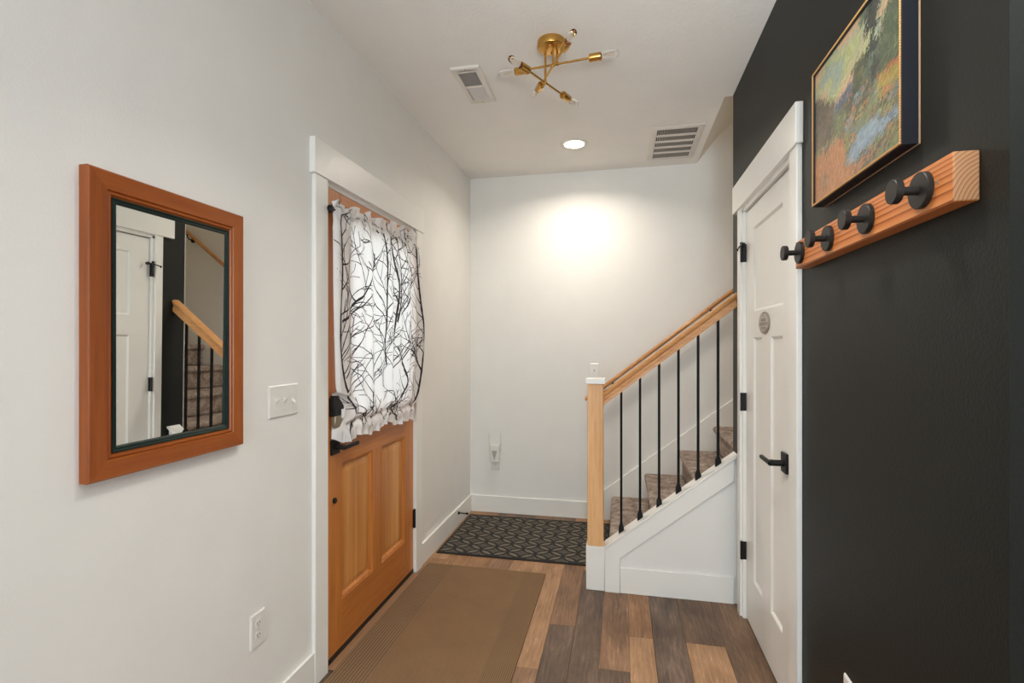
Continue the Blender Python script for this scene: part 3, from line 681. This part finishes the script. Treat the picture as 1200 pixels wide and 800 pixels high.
for k in range(6):
    xb = .0095+k*.1025
    b_ = obj('baluster', MB().prism([(xb-.0065, 2.9365), (xb+.0065, 2.9365), (xb+.0065, 2.9495), (xb-.0065, 2.9495)], 2, kz(xb), rz(xb)-.078+.003), M['rail_iron'], rl)
    zc = kz(xb)
    s_ = MB(); w_ = .0145; w2 = .0100
    s_.add([(xb-w_, 2.943-w_, kz(xb-w_)), (xb+w_, 2.943-w_, kz(xb+w_)), (xb+w_, 2.943+w_, kz(xb+w_)), (xb-w_, 2.943+w_, kz(xb-w_)),
            (xb-w_, 2.943-w_, zc+.026), (xb+w_, 2.943-w_, zc+.026), (xb+w_, 2.943+w_, zc+.026), (xb-w_, 2.943+w_, zc+.026),
            (xb-w2, 2.943-w2, zc+.034), (xb+w2, 2.943-w2, zc+.034), (xb+w2, 2.943+w2, zc+.034), (xb-w2, 2.943+w2, zc+.034),
            (xb-w2, 2.943-w2, zc+.042), (xb+w2, 2.943-w2, zc+.042), (xb+w2, 2.943+w2, zc+.042), (xb-w2, 2.943+w2, zc+.042)],
           [(0, 3, 2, 1), (0, 1, 5, 4), (1, 2, 6, 5), (2, 3, 7, 6), (3, 0, 4, 7), (4, 5, 9, 8), (5, 6, 10, 9), (6, 7, 11, 10), (7, 4, 8, 11),
            (8, 9, 13, 12), (9, 10, 14, 13), (10, 11, 15, 14), (11, 8, 12, 15), (12, 13, 14, 15)])
    obj('shoe', s_, M['rail_iron'], b_)
# round handrail on the back wall
hr = thing('wall_handrail', 'round wooden handrail fixed along the back wall above the stairs', 'handrail', (.3, YB-.07, 1.2))
hz = lambda x: 1.042+.774*(x+.124)
obj('rail', MB().tube([(-.262, YB-.070, .950), (-.225, YB-.070, hz(-.225)+.004), (-.185, YB-.070, hz(-.185)), (.5, YB-.070, hz(.5)), (3.2, YB-.070, hz(3.2))], .0158, 18), M['oak_x'], hr)
for xb in (-.05, .66, 1.6, 2.6):
    z = hz(xb)-.02
    g = MB().lathe((xb, YB, z-.045), (0, -1, 0), [(0, .024), (.004, .024), (.008, .010)], 14); g.tube([(xb, YB-.006, z-.045), (xb, YB-.045, z-.042), (xb, YB-.066, z-.024), (xb, YB-.070, z)], .006, 8)
    g.box((xb-.022, YB-.080, z-.004), (xb+.022, YB-.060, z+.001))
    obj('bracket', g, M['blackmetal'], hr)

# ------------------------------------------------------------------ rugs
rg = thing('runner_rug', 'brown flat-woven rug with ribbed borders lying beside the front door', 'rug', (-.80, 2.2, 0))
RX0, RX1, RY0, RY1 = -1.172, -.430, 1.15, 3.030
obj('border', MB().box((RX0, RY0, .0005), (RX0+.17, RY1, .008)), M['rugborder'], rg, bevel=.002, label='ribbed border')
obj('border', MB().box((RX1-.13, RY0, .0005), (RX1, RY1, .008)), M['rugedge'], rg, bevel=.002, label='ribbed border')
obj('field', MB().box((RX0+.169, RY0, .0005), (RX1-.129, RY1, .0074)), M['rug'], rg, bevel=.001)
mt = thing('entry_mat', 'dark doormat with overlapping black ring pattern in the far left corner', 'doormat', (-.63, 3.585, 0))
obj('pile', MB().box((-1.180+.012, 3.197+.012, .0005), (-.068-.012, 3.972-.012, .008)), M['mat'], mt)
obj('border', MB().rings((-1.180, -.068, 3.197, 3.972), [(0, .0005), (0, .007), (.003, .009), (.014, .009), (.016, .0075)], lambda u, z, d: (u, z, d), cap=False), M['rubber'], mt)

# ------------------------------------------------------------------ ceiling fittings
CP = lambda u, v, d: (u, v, H-d)
fan = thing('exhaust_fan', 'white rectangular ceiling exhaust fan with grille and light lens left of the chandelier', 'ceiling fan vent', (-.749, 2.604, H))
R_ = (-.822, -.676, 2.420, 2.788)
g = MB().rings(R_, [(0, 0), (0, .008), (.004, .012), (.026, .012)], CP, cap=False)
g.box(CP(-.798, 2.595, .002), CP(-.700, 2.612, .012)).box(CP(-.798, 2.440, .002), CP(-.700, 2.462, .012)).box(CP(-.798, 2.744, .002), CP(-.700, 2.764, .012))
obj('cover', g, M['vent'], fan)
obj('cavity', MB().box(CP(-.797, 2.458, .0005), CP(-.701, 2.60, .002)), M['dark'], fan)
for k in range(15):
    v0 = 2.466+k*.0089; g = MB(); g.add([CP(-.797, v0, .011), CP(-.701, v0, .011), CP(-.701, v0+.0052, .003), CP(-.797, v0+.0052, .003),
        CP(-.797, v0+.0014, .012), CP(-.701, v0+.0014, .012), CP(-.701, v0+.0066, .004), CP(-.797, v0+.0066, .004)],
        [(0, 1, 2, 3), (7, 6, 5, 4), (0, 1, 5, 4), (1, 2, 6, 5), (2, 3, 7, 6), (3, 0, 4, 7)])
    obj('slat', g, M['grey'], fan)
M['lens_off'] = flat('frosted_lens', (206, 202, 200), .35)
obj('light_lens', MB().rings((-.796, -.702, 2.613, 2.744), [(0, .002), (0, .010), (.006, .0145)], CP), M['lens_off'], fan, label='unlit frosted lens')
for v in (2.432, 2.776): obj('screw', MB().lathe((-.749, v, H-.012), (0, 0, -1), [(0, .005), (.001, .004), (.0015, 0)], 10), M['grey'], fan)
gr = thing('return_grille', 'square white louvred return air grille near the stairwell opening', 'air grille', (.36, 3.64, H))
G0, G1, G2, G3 = .200, .522, 3.352, 3.930
g = MB().rings((G0, G1, G2, G3), [(0, 0), (0, .004), (.004, .006), (.036, .006), (.036, .002)], CP, cap=False)
obj('frame', g, M['vent'], gr)
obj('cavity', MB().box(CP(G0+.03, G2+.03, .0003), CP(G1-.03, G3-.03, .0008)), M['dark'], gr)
vr0, vr1 = G2+.036, G3-.036; rows = 5; rh = (vr1-vr0)/rows
for k in range(1, rows): obj('crossbar', MB().box(CP(G0+.03, vr0+k*rh-.013, .001), CP(G1-.03, vr0+k*rh+.013, .006)), M['vent'], gr)
uw0, uw1 = G0+.036, G1-.036
for r in range(rows):
    g = MB(); n = 22
    for k in range(n+1):
        u = uw0+(uw1-uw0)*k/n
        g.add([CP(u-.0022, vr0+r*rh+.011, .0055), CP(u+.0012, vr0+r*rh+.011, .0055), CP(u+.0030, vr0+r*rh+.011, .0015), CP(u+.0004, vr0+r*rh+.011, .0015),
               CP(u-.0022, vr0+(r+1)*rh-.011, .0055), CP(u+.0012, vr0+(r+1)*rh-.011, .0055), CP(u+.0030, vr0+(r+1)*rh-.011, .0015), CP(u+.0004, vr0+(r+1)*rh-.011, .0015)],
              [(0, 3, 2, 1), (4, 5, 6, 7), (0, 1, 5, 4), (1, 2, 6, 5), (2, 3, 7, 6), (3, 0, 4, 7)])
    obj('louvre_row', g, M['vent'], gr, kind='stuff')
for u in (G0+.018, G1-.018):
    for v in (G2+.09, G3-.09): obj('screw', MB().lathe((u, v, H-.006), (0, 0, -1), [(0, .004), (.001, .003), (.0015, 0)], 8), M['grey'], gr)
# recessed downlight
rc_ = thing('recessed_light', 'lit round recessed ceiling light with white trim ring', 'ceiling light', (-.303, 3.516, H))
obj('trim_ring', MB().lathe((-.303, 3.516, H), (0, 0, -1), [(0, .094), (.004, .093), (.007, .086), (.004, .068), (.002, .066)], 40, caps=False), M['vent'], rc_)
obj('lens', MB().lathe((-.303, 3.516, H-.001), (0, 0, -1), [(0, .067), (.0015, .066), (.003, .05), (.0035, 0)], 32), M['lens'], rc_)
la = area('downward_light', (-.303, 3.516, H-.012), (0, 0, 0), .13, .13, 7.6, (1.0, .90, .78), 150, 'DISK')

# chandelier
ch = thing('semi_flush_chandelier', 'brushed brass three-arm ceiling light with six clear glass bulbs', 'chandelier', (-.303, 2.305, H))
cx, cy = -.303, 2.305
obj('canopy', MB().lathe((cx, cy, H), (0, 0, -1), [(0, .062), (.030, .062), (.033, .060), (.034, .058), (.0345, 0)], 40), M['brass'], ch)
for dx_, dy_ in ((0, .035), (.0, -.03)):
    obj('canopy_nut', MB().lathe((cx+dx_, cy+dy_, H-.034), (0, 0, -1), [(0, .006), (.005, .006), (.008, .003)], 10), M['brass'], ch)
arms = [(((-.129, 2.308), (-.483+.053, 2.352-.005)), 2.650), (((-.393, 2.206), (-.266, 2.458)), 2.570), (((-.233, 2.177), (-.372, 2.459)), 2.630)]
stems = [(-.279, 2.324), (-.332, 2.326), (-.299, 2.297)]
for (pa, pb), z in arms:
    pass
for ((pa, pb), z), sp_ in zip(arms, stems):
    a = Vector((*pa, z)); c = Vector((*pb, z)); d = (c-a).normalized()
    t = (Vector((*sp_, z))-a).dot(d); j = a+d*t
    arm = obj('arm', MB().cyl(a, c, .0048, 14).lathe(j-d*.008, d, [(0, .0048), (.002, .0075), (.014, .0075), (.016, .0048)], 12), M['brass'], ch)
    obj('stem', MB().cyl((j.x, j.y, z), (j.x, j.y, H-.034), .0052, 14), M['brass'], ch)
    for p, dd in ((a, -d), (c, d)):
        s_ = obj('socket', MB().lathe(p-dd*.004, dd, [(0, .010), (.002, .0175), (.052, .0175), (.054, .0165), (.054, .014), (.050, .013)], 24), M['brass'], ch)
        obj('contact', MB().lathe(p+dd*.044, dd, [(0, .0125), (.006, .0125), (.009, .004)], 16), M['copper'], s_)
        prof_ = [(.046, .0115), (.060, .012), (.068, .0145), (.078, .0155), (.110, .0155), (.120, .0135), (.126, .009), (.1285, .001)]
        bl = obj('bulb', MB().lathe(p, dd, prof_, 24), M['glass'], ch)
        n1 = dd.orthogonal().normalized(); n2 = dd.cross(n1)
        g = MB()
        for k in range(4):
            an = PI/2*k; q = n1*math.cos(an)*.006+n2*math.sin(an)*.006
            g.cyl(p+dd*.062+q*.6, p+dd*.108+q, .0009, 6)
        obj('filament', g, M['filament'], bl)

# ------------------------------------------------------------------ painting
pt = thing('framed_painting', 'impressionist landscape oil painting in a black frame with gold beaded edge', 'painting', (XR, 1.467, 1.789))
py0, py1, pz0, pz1 = 1.215, 1.720, 1.789, 2.194
AP = lambda u, z, d: (XR-d, u, z)
obj('frame', MB().rings((py0, py1, pz0, pz1), [(0, .004), (0, .034), (.001, .035), (.0085, .035), (.0095, .034), (.0095, .0290), (.016, .0285)], AP, cap=False, back=True), M['navy'], pt)
obj('gilt_edge', MB().rings((py0, py1, pz0, pz1), [(.0012, .0348), (.0015, .0358), (.0072, .0358), (.0075, .0348)], AP, cap=False), M['bronze'], pt, label='dark gilt band under the beads')
obj('backing_paper', MB().rings((py0, py1, pz0, pz1), [(-.001, .0005), (-.001, .004), (.01, .004)], AP, back=True), M['paper'], pt)
g = MB(); r = .0031
def bead(u, z):
    c_ = Vector(AP(u, z, .0355)); vs = [c_+Vector((-r*1.0, 0, 0))]
    for ph in (.9, 1.57):
        for k in range(6): a = 2*PI*k/6; vs.append(c_+Vector((-r*math.cos(ph), r*math.sin(ph)*math.cos(a), r*math.sin(ph)*math.sin(a))))
    g.add(vs, [(0, 1+k, 1+(k+1) % 6) for k in range(6)]+[(1+k, 7+k, 7+(k+1) % 6, 1+(k+1) % 6) for k in range(6)], True)
n = 86
for k in range(n+1):
    u = py0+.0044+(py1-py0-.0088)*k/n; bead(u, pz0+.0044); bead(u, pz1-.0044)
n = 69
for k in range(1, n):
    z = pz0+.0044+(pz1-pz0-.0088)*k/n; bead(py0+.0044, z); bead(py1-.0044, z)
obj('bead_trim', g, M['gold'], pt, kind='stuff', label='row of tiny gold beads')
# canvas, painted stroke by stroke into its vertex colours
NW, NH = 250, 200
rs = np.random.RandomState(5)
img = np.zeros((NH, NW, 3))
def field(seed, nx, ny, skew):
    g_ = np.random.RandomState(seed).rand(ny+2, nx+2)
    def f(x, y):
        u = ((x+skew*y) % 1.0)*nx; v = (y % 1.0)*ny; i, j = int(u), int(v); u -= i; v -= j
        u = u*u*(3-2*u); v = v*v*(3-2*v)
        return (g_[j, i]*(1-u)+g_[j, i+1]*u)*(1-v)+(g_[j+1, i]*(1-u)+g_[j+1, i+1]*u)*v
    return f
F1, F2, F3 = field(1, 7, 16, .9), field(2, 9, 22, .9), field(3, 8, 9, .1)
FC = field(4, 4, 8, .8)
def base(fx, fy):
    j = rs.uniform(-1, 1, 3)*3+rs.uniform(-1, 1)*11; fx = min(.999, max(0, fx+rs.randn()*.018)); fy = min(.999, max(0, fy+rs.randn()*.018))
    def c(*q): return np.array(q, float)+j*1.6
    hill = .36+.13*(.29-fx)/.29*-1 if fx < .29 else .40-.07*(fx-.29)/.3
    a_, b2, c2 = F1(fx, fy), F2(fx, fy), F3(fx, fy)
    lf = fx-.22*0
    # slender tall tree and the rounder one beside it
    if fy < .50:
        w = .050+.030*math.sin(fy*21+.5)+.02*math.sin(fy*47)
        if abs(fx-.71-.02*math.sin(fy*8)) < w+.02*(fy < .2): return c(62, 68, 62) if c2 < .6 else c(98, 116, 92)
        if fx > .80 and fy > .14+.9*max(0, .90-fx): return c(86, 100, 74) if b2 < .6 else c(112, 128, 92)
        if .74 < fx < .82 and fy > .30: return c(74, 74, 66)
    if .52 < fx < .66 and fy > .26+.5*abs(fx-.60) and fy < .47: return c(98, 102, 70) if a_ < .6 else c(70, 78, 62)
    if fx < .27 and fy > .20+.75*max(0, fx-.06) and fy < .60: return c(96, 86, 72) if a_ < .55 else c(112, 96, 74)
    if fy < hill:
        s_ = c(160, 168, 138)*(1-fy*2.2)+c(196, 184, 128)*fy*2.2 if fy < .45 else c(196, 184, 128)
        k_ = FC(fx, fy)
        if k_ > .66: s_ = c(204, 166, 128)
        elif k_ < .26: s_ = c(150, 166, 150)
        elif k_ < .42: s_ = c(176, 182, 120)
        return s_
    if fy < hill+.075 and .27 < fx < .66: return c(90, 102, 118)
    if fx > .78 and fy < .62: return c(186, 104, 58) if fy < .52+.1*(fx-.8) or a_ > .7 else c(168, 148, 72)
    if fx > .42 and fy < .90 and fy > .42:
        if a_ < .30: return c(134, 154, 168)
        if a_ < .42: return c(104, 124, 140)
        if a_ < .55: return c(118, 126, 84)
        if a_ < .64: return c(192, 124, 82) if fx < .72 or b2 > .5 else c(150, 150, 96)
        if a_ < .82: return c(92, 92, 74)
        return c(146, 140, 84)
    if fx < .52 and fy > .64: return c(186, 124, 78) if c2 > .42 else (c(160, 118, 82) if b2 > .45 else c(104, 92, 72))
    if .10 < fx < .45: return c(112, 118, 80) if b2 < .55 else (c(146, 154, 112) if b2 < .72 else c(86, 84, 68))
    return c(124, 130, 86) if a_ < .5 else c(98, 92, 74) if a_ < .72 else c(180, 122, 82)
gy, gx = np.mgrid[0:NH, 0:NW]
for layer, (cnt, L0, W0) in enumerate(((1600, 11, 5), (5200, 6, 2.2), (9000, 4.5, 1.1))):
    for k in range(cnt):
        fx, fy = rs.rand(), rs.rand(); col = base(fx, fy)
        cx_, cy_ = fx*NW, fy*NH
        if fx > .45 and fy > .48: an = -.5+rs.randn()*.25
        elif fy < .4 and fx < .6: an = -.7+rs.randn()*.2
        else: an = rs.uniform(-1.7, -.2)
        L = L0*rs.uniform(.6, 1.3); Wd = W0*rs.uniform(.7, 1.3); R = int(L)+2
        x0, x1_, y0_, y1_ = max(0, int(cx_-R)), min(NW, int(cx_+R)), max(0, int(cy_-R)), min(NH, int(cy_+R))
        if x1_ <= x0 or y1_ <= y0_: continue
        X = gx[y0_:y1_, x0:x1_]-cx_; Y = gy[y0_:y1_, x0:x1_]-cy_
        a_ = X*math.cos(an)+Y*math.sin(an); b2 = -X*math.sin(an)+Y*math.cos(an)
        msk = ((a_/L)**2+(b2/Wd)**2 < 1)[..., None]
        img[y0_:y1_, x0:x1_] = np.where(msk, img[y0_:y1_, x0:x1_]*.12+col*.88, img[y0_:y1_, x0:x1_])
img = img*.86+img.mean(2, keepdims=True)*.14; img = np.clip(img*.93/255, 0, 1); imgl = np.where(img <= .04045, img/12.92, ((img+.055)/1.055)**2.4)
g = MB(); uu = np.linspace(py1-.010, py0+.010, NW); zz = np.linspace(pz1-.010, pz0+.010, NH)
g.add([AP(uu[i], zz[j], .0302) for j in range(NH) for i in range(NW)], [(j*NW+i, j*NW+i+1, (j+1)*NW+i+1, (j+1)*NW+i) for j in range(NH-1) for i in range(NW-1)])
cv = obj('canvas', g, M['oil'], pt)
at = cv.data.color_attributes.new('paint', 'FLOAT_COLOR', 'POINT')
arr = np.ones((NH*NW, 4), 'f'); arr[:, :3] = imgl.reshape(-1, 3); at.data.foreach_set('color', arr.ravel())

# ------------------------------------------------------------------ coat rack
cr = thing('coat_rack', 'fir board coat rack with four black round peg hooks below the painting', 'coat rack', (XR, 1.445, 1.621))
obj('board', MB().box((XR-.041, 1.035, 1.621), (XR, 1.855, 1.709)), M['firboard'], cr, bevel=.003)
for k in range(4):
    yc = 1.124+k*.226; zc = 1.6665; xb = XR-.041
    h = obj('hook', MB().lathe((xb, yc, zc), (-1, 0, 0), [(0, .0350), (.009, .0350), (.0105, .0335), (.0106, 0)], 40), M['matte'], cr)
    obj('peg', MB().lathe((xb-.010, yc, zc), (-1, 0, 0), [(0, .0085), (.036, .0085)], 20, caps=False), M['matte'], h)
    obj('knob', MB().lathe((xb-.042, yc, zc), (-1, 0, 0), [(0, .0225), (.0012, .0235), (.0125, .0235), (.0137, .0225), (.0138, 0)], 36), M['matte'], h)
for yc in (1.080, 1.505):
    obj('screw_plug', MB().lathe((XR-.041, yc, 1.668), (-1, 0, 0), [(0, .0042), (.0006, .0040)], 12), M['paper'], cr)

# ground outside the front door
tag(obj('lawn', MB().box((-14, -10, -.30), (XL-.14, 16, -.2)), M['lawn']), 'green ground outside the front door glass', 'lawn')

for o in list(bpy.data.objects):
    if '_base' in o: del o['_base']
